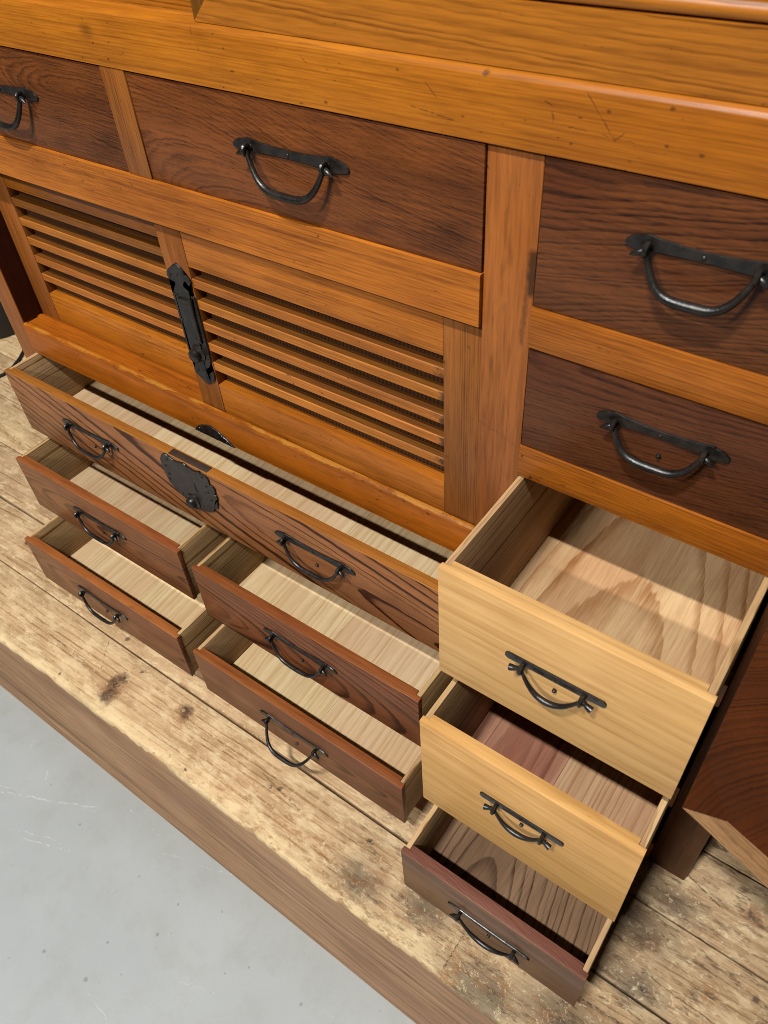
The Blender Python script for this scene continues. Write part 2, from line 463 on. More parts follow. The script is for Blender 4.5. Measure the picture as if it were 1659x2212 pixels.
M['yellow2'] = wood('wood_pale_yellow_low', 'X', '#DCAA68', '#A8763C', '#D0A05C', spacing=.014, pith=(.12, -.2), tilt=(0, .03), warp=.03, contrast=0.3, fiber=0.3, fib_scale=150, blotch=0.42, bscale=7, specks=.2, rough=.45, coat=.03, bump=.06, rand=False, streak=0.26)
M['side'] = wood('wood_pine_side', 'Y', '#C6A577', '#70491F', '#BA986A', spacing=.0056, pith=(.02, .55), warp=.005, contrast=.75, fiber=.20, blotch=.14, specks=.15, rough=.62, bump=.12, prof=(.55, .90))
M['bottom'] = wood('wood_pine_bottom', 'Y', '#EACFA4', '#C09868', '#E2C096', spacing=0.011, pith=(-.34, -.05), tilt=(.05, 0.03), warp=0.03, wscale=2.6, contrast=0.42, fiber=0.2, blotch=.14, specks=.10, rough=.62, bump=0.03, prof=(.25, .92), rand=True, spread=.3, streak=0.3)
M['bottom_red'] = wood('wood_cedar_bottom', 'Y', '#E4C090', '#9C6A3E', '#D2A478', spacing=.017, pith=(.02, -.075), tilt=(.10, 0.14), warp=.020, wscale=3.0, contrast=.62, fiber=.22, streak=.22, blotch=.30, bscale=12, specks=.15, rough=.60, bump=.04, prof=(.60, .94), rand=False)
M['bottom_mix'] = wood('wood_cedar_bottom_mixed', 'Y', '#C8977A', '#7E4E3A', '#A46A54', spacing=.012, pith=(-.06, -.03), tilt=(.03, .02), warp=.014, wscale=3, contrast=0.6, fiber=0.22, blotch=.3, bscale=8, specks=.15, rough=.60, bump=0.04, prof=(.6, .93), rand=False, streak=0.35)
M['bottom_tan'] = wood('wood_cedar_bottom_tan', 'Y', '#D6B08A', '#A87850', '#CCA07A', spacing=.0075, pith=(-.5, -.03), warp=.006, wscale=3, contrast=.6, fiber=.2, streak=.3, specks=.15, rough=.60, bump=.04, prof=(.4, .93), rand=False)
M['bottom_old'] = wood('wood_bottom_old', 'Y', '#A48262', '#523A2A', '#8E6E52', spacing=.0085, pith=(-.03, -.035), tilt=(.12, .13), warp=.016, wscale=4, contrast=.75, fiber=.2, streak=.2, blotch=.25, specks=.2, rough=.62, bump=.04, prof=(.62, .94), rand=False)
M['top_amber'] = wood('wood_front_top_amber', 'X', '#A86A2C', '#70400F', '#9A5E26', spacing=.0030, pith=(.03, .2), warp=.004, contrast=.35, fiber=.3, streak=.3, specks=.5)
M['top_red'] = wood('wood_front_top_red', 'X', '#9A5A2C', '#63351A', '#8C4E28', spacing=.0030, pith=(.03, .2), warp=.004, contrast=.35, fiber=.3, streak=.25, specks=.5)
M['top_pink'] = wood('wood_front_top_rose', 'X', '#805444', '#523228', '#70483A', spacing=.0024, pith=(.03, .2), tilt=(.25, 0), warp=.003, contrast=.7, fiber=.3, streak=.2)
M['arris_wear_highlight'] = wood('wood_arris_wear_highlight', 'X', '#B07A48', '#6E4424', '#9A6638', spacing=.003, contrast=.3, fiber=.5, streak=.6, rough=.3)
M['inner'] = wood('wood_inner_dark', 'X', '#6A4526', '#3A2412', spacing=.004, contrast=.5, rough=.6)
M['redside_shade'] = wood('wood_red_inner_shade', 'Z', '#4A1C0E', '#2A0E06', spacing=.004, contrast=.4, rough=.45, coat=.1)
M['louver_back'] = None
M['slat_top'] = wood('wood_slat_dark_top', 'X', '#7C4A1A', '#40220A', spacing=.003, pith=(.05, .03), contrast=.4, rough=.5)
M['iron'] = iron('black_iron', '#100F0F', 0.30)
M['iron_bright'] = iron('worn_iron', '#1C1B19', 0.26)
M['rust'] = iron('brown_iron', '#33241B', 0.55, '#4A2A18')

def mat_louver_back():
    k = NT('wood_combed_panel')
    P = k.obj()
    x, y, z = k.sep(P)[:3]
    f = k.math('FRACT', k.math('MULTIPLY', x, 190.0))
    m = k.smooth(f, 0.55, 0.75)
    n = k.noise(P, 40.0, 3.0, .6)
    col = k.mix(k.math('MULTIPLY', m, .75), k.mix(n, lin('#5A3410'), lin('#40240A')), lin('#1A0C03'))
    k.put(k.bsdf.inputs['Base Color'], col)
    k.bsdf.inputs['Roughness'].default_value = .55
    k.bump(m, .5, .002)
    return k.m
M['louver_back'] = mat_louver_back()

def plank_marks(k, P, col, ro, h):
    L = at(PF)
    x, y, z = k.sep(P)[:3]
    n3 = k.vm('SUBTRACT', k.noise(P, 42.0, 4.0, .7, 'Color'), (.5, .5, .5))
    q = k.vm('ADD', P, k.vm('SCALE', n3, sc=0.042))
    qf = k.vm('ADD', P, k.vm('SCALE', k.vm('SUBTRACT', k.noise(P, 190.0, 3.0, .65, 'Color'), (.5, .5, .5)), sc=0.009))
    top = lambda a, b: L(a, b, ZP)
    # grime ground into the wood in broad uneven patches, bleached rubbed places between
    g1 = k.noise(k.vm('MULTIPLY', P, (1.0, 1.9, 1.0)), 9.0, 5.0, .66)
    col = k.mix(k.math('MULTIPLY', k.smooth(g1, .50, .66), .34), col, lin('#8E6A46'))
    g2 = k.noise(k.vm('MULTIPLY', P, (1.0, 2.6, 1.0)), 17.0, 5.0, .70)
    col = k.mix(k.math('MULTIPLY', k.smooth(g2, .48, .62), .62), col, lin('#E6CCA0'))
    # rubbed pale front arris
    ed = k.math('MULTIPLY_ADD', k.math('SUBTRACT', g2, .5), .10, k.math('MULTIPLY', y, -1.0))
    col = k.mix(k.math('MULTIPLY', k.smooth(ed, .262, .300), .55), col, lin('#E4CC9C'))
    # knots: rusty halo, dark heart
    halo = k.maxm([k.spot(q, top(a, b), r, .95, (1, 1, 0)) for a, b, r in ((-.583, -.250, .044), (-.437, -.218, .028), (.358, -.103, .022), (.4577, .0104, .024), (.4391, -.1125, .022), (-1.02, -.11, .026))])
    heart = k.maxm([k.spot(q, top(a, b), r, .8, (1, 1, 0)) for a, b, r in ((-.5805, -.2647, .025), (-.5857, -.2252, .017), (-.592, -.243, .020), (-.4372, -.2114, .020), (.4577, .0104, .012), (-1.02, -.11, .014))])
    col = k.mix(k.math('MULTIPLY', halo, .60), col, lin('#8A4F20'))
    col = k.mix(k.math('MULTIPLY', heart, .82), col, lin('#3C2A22'))
    # darker oily and flaked surface towards the right end of the boards
    st = k.maxm([k.spot(q, top(a, b), r, .98, (1, 1.7, 0)) for a, b, r in ((.33, -.09, .10), (.3662, -.035, .06), (.36, -.16, .07), (.30, -.255, .12), (.20, -.285, .10), (.44, -.20, .08), (-.02, -.262, .07), (.08, -.24, .07))])
    col = k.mix(k.math('MULTIPLY', st, .78), col, lin('#3A302A'))
    reg = k.smooth(k.math('MULTIPLY_ADD', k.math('SUBTRACT', k.noise(P, 5.0, 2.0, .5), .5), .6, x), .02, .50)
    col = k.mix(k.math('MULTIPLY', reg, .22), col, lin('#8C7A62'))
    fl = k.noise(k.vm('MULTIPLY', P, (1.0, 3.4, 1.0)), 24.0, 6.0, .76)
    fm = k.math('MULTIPLY', k.smooth(fl, .52, .63), reg)
    col = k.mix(k.math('MULTIPLY', fm, .75), col, lin('#54402C'))
    # flaked orange brown wear near the front arris
    fo = k.noise(k.vm('MULTIPLY', P, (1.0, 2.2, 1.0)), 32.0, 6.0, .78)
    rego = k.math('MULTIPLY', k.smooth(k.math('MULTIPLY', y, -1.0), .17, .27), k.smooth(x, -.30, .15))
    col = k.mix(k.math('MULTIPLY', k.math('MULTIPLY', k.smooth(fo, .51, .60), rego), .55), col, lin('#8E5A28'))
    # nail heads, dents, flecks
    dots = k.maxm([k.spot(qf, top(a, b), r, .6, (1, 1, 0)) for a, b, r in ((-.3618, -.2857, .0045), (-.6451, -.1635, .0060), (-.5657, -.1981, .0040), (-.6911, -.2851, .0035),
                   (-.0408, -.2084, .0070), (-.2102, -.2224, .006), (-.225, -.228, .005), (.3695, -.1596, .006), (.4914, -.0872, .006))])
    col = k.mix(k.math('MULTIPLY', dots, .75), col, lin('#40342E'))
    nz = k.noise(k.vm('MULTIPLY', P, (1, 1.5, 1)), 62.0, 5.0, .75)
    col = k.mix(k.math('MULTIPLY', k.smooth(nz, .60, .68), .50), col, lin('#6E4E34'))
    # checks across and along the grain
    cr = k.maxm([k.seg(qf, top(*a), top(*b), w, .8) for a, b, w in (((-.6767, -.1787), (-.6348, -.2353), .0011), ((-.7961, -.2383), (-.6626, -.243), .0010), ((.142, -.2337), (.1414, -.2918), .0014),
                 ((.34, .019), (.42, -.004), .0018), ((.36, -.140), (.56, -.150), .0016), ((.30, -.215), (.52, -.205), .0014), ((-.25, -.218), (-.16, -.232), .0014))])
    col = k.mix(k.math('MULTIPLY', cr, .7), col, lin('#30241A'))
    # small pale chips where the surface has splintered off
    ch = k.noise(k.vm('MULTIPLY', q, (1.0, 1.7, 1.0)), 95.0, 4.0, .78)
    col = k.mix(k.math('MULTIPLY', k.smooth(ch, .55, .66), .55), col, lin('#EEDAB0'))
    h = k.math('SUBTRACT', h, k.math('ADD', k.math('MULTIPLY', cr, 3.0), k.math('ADD', k.math('MULTIPLY', fm, 1.6), dots)))
    h = k.math('ADD', h, k.math('MULTIPLY', nz, 2.0))
    return col, ro, h

M['plank'] = wood('wood_old_plank', 'X', '#D6B68A', '#8A663E', '#C8AA80', spacing=.0105, pith=(.03, -.10), tilt=(.0, .03), warp=.016, wscale=4, contrast=0.6, fiber=0.3, blotch=.34, bscale=11, streak=0.3,
                  specks=.5, rough=.62, bump=.35, prof=(.62, .93), spread=.12, extra=plank_marks)
M['fascia'] = wood('wood_brown_fascia', 'X', '#B88C62', '#70502F', '#A47852', spacing=.016, pith=(.10, .10), tilt=(.0, .012), warp=.05, wscale=3.0, contrast=0.5, fiber=0.4, fib_scale=300, blotch=.18, bscale=5, streak=0.45,
                   specks=.25, rough=.5, bump=.10, prof=(.3, .9), rand=False)
M['slab_top'] = wood('wood_slab_dark', 'Z', '#54280A', '#220C02', '#421E08', spacing=.0050, pith=(-.235, -.14), tilt=(0, 0), warp=.012, wscale=5, contrast=0.5, fiber=.12, streak=.1, blotch=.35, specks=.25, rough=.45, bump=.3, rand=False)
M['slab_edge'] = wood('wood_slab_raw_edge', 'X', '#B08458', '#6E4C2C', '#9C7248', spacing=.004, pith=(.05, .05), warp=.006, contrast=.9, fiber=.35, blotch=.2, specks=.3, rough=.65, bump=.5, rand=False)
M['base_post'] = wood('wood_post_shaded', 'Z', '#5E3418', '#34190A', spacing=.004, contrast=.4, rough=.45, coat=.1)  # same chest wood, its shade from slab and drawers put into the colour

def mat_floor():
    k = NT('grey_floor_paint')
    P = k.obj()
    n1 = k.noise(P, 2.2, 4.0, .6)
    n2 = k.noise(P, 14.0, 4.0, .65)
    n3 = k.noise(P, 420.0, 2.0, .6)
    col = k.mix(k.smooth(n1, .3, .7), lin('#A8ADAE'), lin('#B2B7B8'))
    col = k.mix(k.math('MULTIPLY', k.smooth(n2, .45, .72), .28), col, lin('#98998F'))
    col = k.mix(k.math('MULTIPLY', k.smooth(n3, .55, .75), .35), col, lin('#8A8D8B'))
    q = k.vm('ADD', P, k.vm('SCALE', k.vm('SUBTRACT', k.noise(P, 35.0, 4.0, .6, 'Color'), (.5, .5, .5)), sc=0.014))
    fl = lambda x, y: (x, y, 0)
    white = [((-.8741, -.4683), (-.6452, -.3599), .0016), ((-.8855, -.4604), (-.8297, -.435), .0011), ((-.7569, -.505), (-.6453, -.4624), .0014), ((-.78, -.500), (-.655, -.455), .0009),
             ((-.6396, -.3331), (-.5091, -.335), .0012), ((-.4865, -.3559), (-.3391, -.3085), .0010), ((-.912, -.3502), (-.9064, -.3668), .0014), ((-.5247, -.4787), (-.4928, -.4358), .0007),
             ((-.3434, -.6141), (-.4138, -.6029), .0008), ((-.0421, -.3873), (-.0115, -.3742), .0012), ((-.83, -.375), (-.815, -.392), .0013), ((-.70, -.39), (-.64, -.372), .0008), ((-.30, -.50), (-.22, -.47), .0006)]
    m = k.maxm([k.seg(q, fl(*a), fl(*b), w * 1.25, .85) for a, b, w in white])
    brk = k.smooth(k.noise(P, 160.0, 3.0, .7), .36, .56)
    col = k.mix(k.math('MULTIPLY', k.math('MULTIPLY', m, brk), .55), col, lin('#E0E2E1'))
    dark = [(-.6718, -.4148, .0035), (-.4591, -.3060, .0035), (-.3867, -.4062, .003), (-.3073, -.3672, .003), (-.3802, -.466, .0045), (-.4321, -.5934, .0055), (-.5344, -.6084, .005),
            (-.0856, -.3979, .0042), (-.2008, -.4079, .003), (.0327, -.3263, .002), (-.4472, -.5295, .003), (-.3845, -.5497, .002), (-.4893, -.4149, .003), (-.7942, -.3951, .003), (-.3600, -.4500, .002), (-.10, -.46, .003), (-.23, -.44, .0025)]
    qd = k.vm('ADD', P, k.vm('SCALE', k.vm('SUBTRACT', k.noise(P, 260.0, 3.0, .6, 'Color'), (.5, .5, .5)), sc=0.004))
    d = k.maxm([k.spot(qd, fl(x, y), r, .6) for x, y, r in dark])
    sp = k.smooth(k.noise(P, 70.0, 2.0, .5), .735, .77)
    d = k.math('MAXIMUM', d, k.math('MULTIPLY', sp, .4))
    col = k.mix(k.math('MULTIPLY', d, .42), col, lin('#5C574C'))
    # soft shade painted along the foot of the platform, with some dust
    x, y, z = k.sep(P)[:3]
    foot_shade = k.math('MULTIPLY', k.smooth(k.math('MULTIPLY_ADD', k.math('SUBTRACT', n2, .5), .10, y), -.42, -.31), .30)
    col = k.mix(foot_shade, col, lin('#8E8D80'))
    k.put(k.bsdf.inputs['Base Color'], col)
    k.put(k.bsdf.inputs['Roughness'], k.math('MULTIPLY_ADD', n2, .25, .32))
    k.bump(k.math('ADD', n3, k.math('MULTIPLY', d, .6)), .08, .001)
    return k.m
M['floor'] = mat_floor()

def plain(name, hexc, rough, metal=0.0):
    k = NT(name)
    n = k.noise(k.obj(), 40.0, 3.0, .6)
    k.put(k.bsdf.inputs['Base Color'], k.mix(n, lin(hexc), k.mix(.35, lin(hexc), (0, 0, 0, 1))))
    k.bsdf.inputs['Roughness'].default_value = rough
    k.bsdf.inputs['Metallic'].default_value = metal
    return k.m
M['rubber'] = plain('black_rubber', '#1B1B1C', .5)

# ------------------------------------------------------------------ setting: floor and platform
mb = MB()
vs = [mb.bm.verts.new(p) for p in ((-6, -4, 0), (4, -4, 0), (4, 3, 0), (-6, 3, 0))]
mb.bm.faces.new(vs)
o = bpy.data.objects.new('floor', mb.mesh('floor', M['floor']))
C.link(o); o.location = (0, 0, ZF); o['kind'] = 'structure'

plat = empty('platform', tuple(PF), 'worn wooden plank platform with a brown front board that the chest stands on', 'platform')
PX0, PX1 = -3.2, 1.6
def wavy_plank(y0, y1, zt, th, front=False, seed=0):
    """a long board whose top is slightly uneven and, at the front, has a ragged rounded arris"""
    rnd = random.Random(seed)
    mb = MB()
    N = 480 if front else 160
    ph = [rnd.uniform(0, 6.28) for _ in range(8)]
    rows = []
    for i in range(N + 1):
        x = PX0 + (PX1 - PX0) * i / N
        w = .0010 * math.sin(3.1 * x + ph[0]) + .0006 * math.sin(9.7 * x + ph[1])
        e = 0.0
        if front:
            e = .0018 * math.sin(7 * x + ph[2]) + .0012 * math.sin(23 * x + ph[3]) + .0008 * math.sin(61 * x + ph[4]) + rnd.uniform(-.0009, .0009)
            if rnd.random() < .05:
                e += rnd.uniform(.001, .004)
        dz = .0006 * math.sin(4.3 * x + ph[5])
        yf = y0 + (e if front else w)
        if front:
            prof = [(yf, zt - .012), (yf + .0004, zt - .006 + rnd.uniform(-.001, .001)), (yf + .0025, zt - .0022 + rnd.uniform(-.0006, .0006)), (yf + .0075, zt - .0004), (y0 + .02, zt + dz * .5)]
        else:
            prof = [(yf, zt - .010), (yf, zt - .0018 + dz), (yf + .0012, zt - .0004 + dz), (yf + .004, zt + dz)]
        prof += [(y1 - .004 + w, zt + dz), (y1 - .0012 + w, zt - .0005 + dz), (y1 + w, zt - .002 + dz), (y1 + w, zt - th), (yf if not front else y0 + .004, zt - th)]
        rows.append([mb.bm.verts.new((x, y, z)) for y, z in prof])
    n = len(rows[0])
    for a, b in zip(rows, rows[1:]):
        for j in range(n):
            mb.bm.faces.new((a[j], a[(j + 1) % n], b[(j + 1) % n], b[j]))
    mb.bm.faces.new(rows[0]); mb.bm.faces.new(rows[-1][::-1])
    return mb
edges = [-.300, -.1755, -.0575, .0605, .180, .300, .42, .54, .66]
for i, (a, b) in enumerate(zip(edges, edges[1:])):
    part('plank', wavy_plank(a, b - .0030, ZP - (0, .0008, .0004, .0010, 0, 0, 0, 0)[i], .035, i == 0, 20 + i), M['plank'], plat)
mb = MB()
mb.prism_x([(-.2975, ZP - .010), (-.3060, ZF), (-.27, ZF), (-.27, ZP - .010)], PX0, PX1)
part('front_board', mb, M['fascia'], plat)
mb = MB().box(PX0, PX1, .60, .655, ZF, ZP - .037, 0)
part('back_board', mb, M['fascia'], plat)

# ------------------------------------------------------------------ the chest carcass
chest = empty('storage_chest', tuple(CH), 'amber and dark brown wooden storage chest with open lower drawers on the plank platform', 'chest')
def cbox(name, x0, x1, y0, y1, z0, z1, mat, bev=.0010, label=None):
    return part(name, MB().box(x0, x1, y0, y1, z0, z1, bev), M[mat], chest, label=label)
# waist beam with the upper door tracks
mb = MB().prism_x([(-.001, ZB), (-.001, .7730), (-.0002, .7754), (.0018, .7776), (.0050, .7788), (.0130, .7788), (.0140, .7770), (.0235, .7770), (.0245, .7788), (.0275, .7788), (.0285, .7770), (.05, .7770), (.05, ZB)], XL0, XR1)
part('waist_beam', mb, M['beam'], chest)
cbox('post', XL0, XL, 0, .06, ZP, ZB, 'amber_z')
cbox('post', XM2, XM1, .0, .05, .6168, ZB - .0006, 'amber_z')
cbox('post', X0, X1, .003, .06, .2970, ZB - .0006, 'post')
cbox('post', X0, X1, .003, .06, ZP, .2428, 'amber_z')
cbox('post', .3085, XR1, .0, .06, ZP, ZB - .0006, 'base_post', .003)
cbox('inner_shade_sheet', XL + .0002, XL + .0012, .0015, .0375, .2975, .5645, 'redside_shade', 0)  # added thin sheet: dark red with the post's inner shade in its colour
# rail over the louvred doors, with a lip in front of them
mb = MB().prism_x([(-.0020, .5652), (-.0020, .6163), (-.0012, .6168), (.05, .6168), (.05, .5735), (.0050, .5735), (.0050, .5650), (-.0012, .5650)], XL, X0 - .0004)
part('rail', mb, M['amber_x'], chest)
cbox('rail', X1 + .0004, .3083, -.0010, .05, .5604, .6003, 'amber_x')
cbox('rail', X1 + .0004, .3083, -.0010, .05, .4069, .4460, 'amber_x')
cbox('rail', X1 + .0004, .3083, .0005, .05, .1920, .2345, 'amber_x')
cbox('rail', X1 + .0004, .3083, .0005, .05, -.0560, -.0025, 'amber_x')
cbox('rail', XL + .0004, X0 - .0004, .0005, .05, .0885, .1180, 'amber_x')
cbox('rail', XL + .0004, X0 - .0004, .0005, .05, -.0695, -.0300, 'amber_x')
cbox('base_rail', XL + .0004, X0 - .0004, .0005, .05, ZP, -.1850, 'amber_x')
cbox('base_rail', X1 + .0004, .3083, .0005, .05, ZP, -.1775, 'amber_x')
cbox('divider', -.4485, -.4115, .0010, DEP, ZP, .0880, 'amber_z')
# sill with two sliding tracks
mb = MB().prism_x([(-.0022, .2432), (-.0022, .2925), (-.0010, .2953), (.0012, .2966), (.0050, .2966), (.0056, .2945), (.0270, .2945), (.0278, .2967), (.0350, .2967), (.0358, .2948), (.062, .2948), (.062, .2432)], XL + .0003, X1 - .0003)
part('sill', mb, M['sill'], chest)
# casing
cbox('side_panel', XL0 + .004, XL0 + .018, .06, DEP, ZP, 1.14, 'base_post')
cbox('side_panel', XR1 - .018, XR1 - .004, .06, DEP, ZP, 1.14, 'base_post')
cbox('inner_panel', X0 + .014, X0 + .034, .0605, DEP - .012, ZP + .01, ZB - .01, 'inner')
cbox('back_panel', XL0 + .019, XR1 - .019, DEP - .012, DEP, ZP, 1.14, 'inner')
cbox('shelf_board', XL0 + .019, X0 + .013, .0625, DEP - .013, .2440, .2560, 'inner')
cbox('shelf_board', XL0 + .019, XR1 - .019, .0505, DEP - .013, .7300, .7440, 'inner')
cbox('post', XL0, XL, .0505, .0995, .7445, 1.12, 'amber_z')
cbox('post', .3085, XR1, .0505, .0995, .7445, 1.12, 'amber_z')
cbox('top_board', XL0 - .006, XR1 + .006, -.006, DEP + .002, 1.141, 1.165, 'amber_x')
cbox('top_rail', XL0, XR1, .0, .05, 1.085, 1.140, 'amber_x')
# iron keeper on the sill above the lock
mb = MB().plate([(-.4695, .2432), (-.4690, .2475), (-.4640, .2505), (-.4620, .2545), (-.4568, .2573), (-.4515, .2578), (-.4480, .2610), (-.4420, .2635), (-.4349, .2648), (-.4280, .2640), (-.4225, .2612),
                 (-.4190, .2612), (-.4146, .2588), (-.4090, .2545), (-.4050, .2535), (-.3990, .2490), (-.3914, .2440), (-.3905, .2432)], -.0022, -.0044, .0006)
kp = part('lock_keeper', mb, M['iron'], chest)
for x, z in ((-.458, .2515), (-.4125, .2550), (-.404, .2485)):
    part('rivet', MB().lathe_y(x, z, -.0043, [(.0022, 0), (.0020, .0008), (.0011, .0015), (0, .0017)], 10), M['iron_bright'], kp, org=CH)

# ------------------------------------------------------------------ sliding doors
def louvred_door(label, x0, x1, xi0, xi1, yf, zb, zt, ztr, zbr, slats, worn):
    t = empty('louvred_cabinet_door', ((x0 + x1) / 2 - .225, yf, zb), label, 'door', 'louvred sliding doors')
    o = t.location
    th = .020
    P = lambda nm, *a, mat='amber_x', bev=.0010: part(nm, MB().box(*a, bev), M[mat], t)
    P('stile', x0, xi0, yf, yf + th, zb, zt, mat='amber_z')
    P('stile', xi1, x1, yf, yf + th, zb, zt, mat='amber_z')
    P('top_rail', xi0 + .0002, xi1 - .0002, yf + .0004, yf + th - .0006, ztr, zt)
    P('bottom_rail', xi0 + .0002, xi1 - .0002, yf + .0004, yf + th - .0006, zb, zbr)
    for z in slats:
        zz = z
        mb = MB().prism_x([(yf + .0010, zz - .0118), (yf + .0010, zz - .0012), (yf + .0020, zz), (yf + .0155, zz - .0012), (yf + .0155, zz - .0105)], xi0 + .0001, xi1 - .0001)
        sl = part('slat', mb, M['slat_worn' if worn else 'slat'], t)
        sl.data.materials.append(M['slat_top'])  # darker material for the faces behind the slat's front edge
        for p in sl.data.polygons:
            if p.center.y > yf + .0024 - t.location.y:
                p.material_index = 1
    P('back_panel', xi0 + .0002, xi1 - .0002, yf + .0160, yf + .0190, zbr, ztr, mat='louver_back', bev=0)
    return t
ld = louvred_door('left louvred sliding door of the chest, behind the one with the lock', -.8577, -.400, -.8130, -.4435, .038, .2955, .5720, .5160, .3460, [.5010, .4706, .4402, .4108, .3803], False)
rd = louvred_door('right louvred sliding door of the chest with the tall black iron lock', -.4480, -.0006, -.4045, -.0440, .0062, .2952, .5728, .5139, .3425, [.4984, .4690, .4386, .4080, .3780], True)

DL = [(-.4253,.515),(-.4227,.5139),(-.4173,.5103),(-.4143,.5071),(-.4131,.502),(-.4087,.5009),(-.4058,.4982),(-.4045,.4946),(-.4066,.4901),(-.41,.4882),(-.4113,.4897),(-.4118,.4919),(-.4149,.4933),(-.4176,.4907),(-.42,.4854),(-.4156,.4843),(-.4118,.4812),(-.4099,.478),(-.4078,.4758),(-.4055,.474),(-.4048,.4705),(-.4046,.4542),(-.4046,.4373),(-.4046,.4182),(-.4046,.4005),(-.4048,.3822),(-.4062,.3759),(-.4098,.3697),(-.417,.3646),(-.4185,.3618),(-.4153,.3597),(-.4104,.361),(-.4068,.3637),(-.4052,.3615),(-.4050,.3574),(-.4056,.3514),(-.4092,.3466),(-.4159,.3426),(-.4212,.3383),(-.4245,.3382),(-.4308,.3415),(-.4373,.3459),(-.4417,.3488),(-.4442,.3536),(-.4432,.3584),(-.4393,.3643),(-.4411,.367),(-.4443,.3692),(-.4452,.3743),(-.4451,.3863),(-.4449,.4024),(-.4446,.4193),(-.4445,.4347),(-.4445,.4497),(-.4447,.4614),(-.4454,.4677),(-.4441,.4748),(-.4389,.4805),(-.4348,.485),(-.4351,.4877),(-.4388,.4876),(-.4417,.4882),(-.4448,.4896),(-.4466,.4937),(-.4454,.4997),(-.4407,.5041),(-.434,.5091),(-.4288,.5118)]
yl = .0061
lk = part('lock_plate', MB().plate(DL, yl, yl - .0024, .0005), M['iron'], rd, smooth=False)
ro = rd.location
part('knob', MB().lathe_y(-.4247, .387, yl - .0020, [(.0125, 0), (.0125, .0016), (.0105, .0028), (.0085, .0040), (.0092, .0062), (.0098, .0082), (.0090, .0106), (.0062, .0124), (.0025, .0132), (0, .0134)], 26), M['iron'], lk, org=ro)
part('bolt_rail', MB().box(-.4170, -.4098, yl - .0062, yl - .0020, .4120, .4700, .0012), M['iron'], lk, org=ro)
part('bolt_slot', MB().box(-.4232, -.4172, yl - .0029, yl - .0021, .4120, .4600, 0), M['rubber'], lk, org=ro)
part('bolt_staple', MB().box(-.4350, -.4180, yl - .0052, yl - .0020, .4625, .4672, .0010), M['iron'], lk, org=ro)
part('bolt_foot', MB().box(-.4225, -.4105, yl - .0050, yl - .0020, .4060, .4115, .0010), M['iron'], lk, org=ro)
for x, z in ((-.4265, .4997), (-.4373, .4706), (-.4085, .4735), (-.4120, .4340), (-.4400, .4334), (-.4100, .3830), (-.4350, .3570), (-.4119, .3560), (-.4400, .4960)):
    part('rivet', MB().lathe_y(x, z, yl - .0022, [(.0021, 0), (.0019, .0008), (.0010, .0014), (0, .0016)], 10), M['iron_bright'], lk, org=ro)

def upper_door(label, x0, x1, yf, z0, mitre_left):
    t = empty('cabinet_door', ((x0 + x1) / 2, yf, z0), label, 'door', 'upper sliding doors of the chest')
    org = t.location
    hr = .0418
    zt = 1.08
    rail = [(x0, z0), (x1, z0), (x1 - hr, z0 + hr), (x0 + hr, z0 + hr)]
    part('bottom_rail', MB().plate(rail, yf + .018, yf, .0003), M['upper'], t, smooth=False)
    sl = [(x0 - .0000, z0 + .0006), (x0 + hr - .0006, z0 + hr + .0002), (x0 + hr - .0006, zt), (x0, zt)]
    part('stile', MB().plate(sl, yf + .018, yf + .0001, .0003), M['upper_z'], t, smooth=False)
    sr = [(x1, z0 + .0006), (x1, zt), (x1 - hr + .0006, zt), (x1 - hr + .0006, z0 + hr + .0002)]
    part('stile', MB().plate(sr, yf + .018, yf + .0001, .0003), M['upper_z'], t, smooth=False)
    zz = z0 + hr
    mb = MB().prism_x([(yf + .0060, zz - .0020), (yf + .0060, zz + .0006), (yf + .0020, zz + .0018), (yf + .0004, zz + .0045), (yf + .0008, zz + .0085), (yf + .0030, zz + .0110), (yf + .0070, zz + .0116), (yf + .0070, zz + .0130), (yf + .0045, zz + .0140), (yf + .0045, zz + .0190), (yf + .0100, zz + .0200), (yf + .0160, zz + .0200), (yf + .0160, zz - .0020)], x0 + hr, x1 - hr)
    part('bead_moulding', mb, M['upper'], t)
    part('panel', MB().box(x0 + hr, x1 - hr, yf + .010, yf + .0155, zz + .0202, zt, 0), M['upper'], t)
    return t
upper_door('upper right sliding door with mitred bottom frame above the waist beam', -.3045, .3080, .0040, .7790, True)
upper_door('upper left sliding door set back in the rear track of the waist beam', -.8590, -.2600, .0290, .7772, True)

# ------------------------------------------------------------------ drawer handles
def bail_pts(eye, drop, swing, y0, flat):
    n = 22
    pts, rad = [], []
    for i in range(n + 1):
        u = -1 + 2 * i / n
        au = abs(u)
        x = u * eye * (1.0 if flat else 1.0)
        if flat:
            d = drop * (1 - au ** 2.2)
        else:
            d = drop * (1 - au ** 3.0)
            x = math.copysign(eye * (au ** 0.80), u) if au > 1e-6 else 0.0
        pts.append((x, d))
        rad.append(None)
    out = []
    for x, d in pts:
        out.append((x, y0 - d * math.sin(swing), -d * math.cos(swing)))
    return out

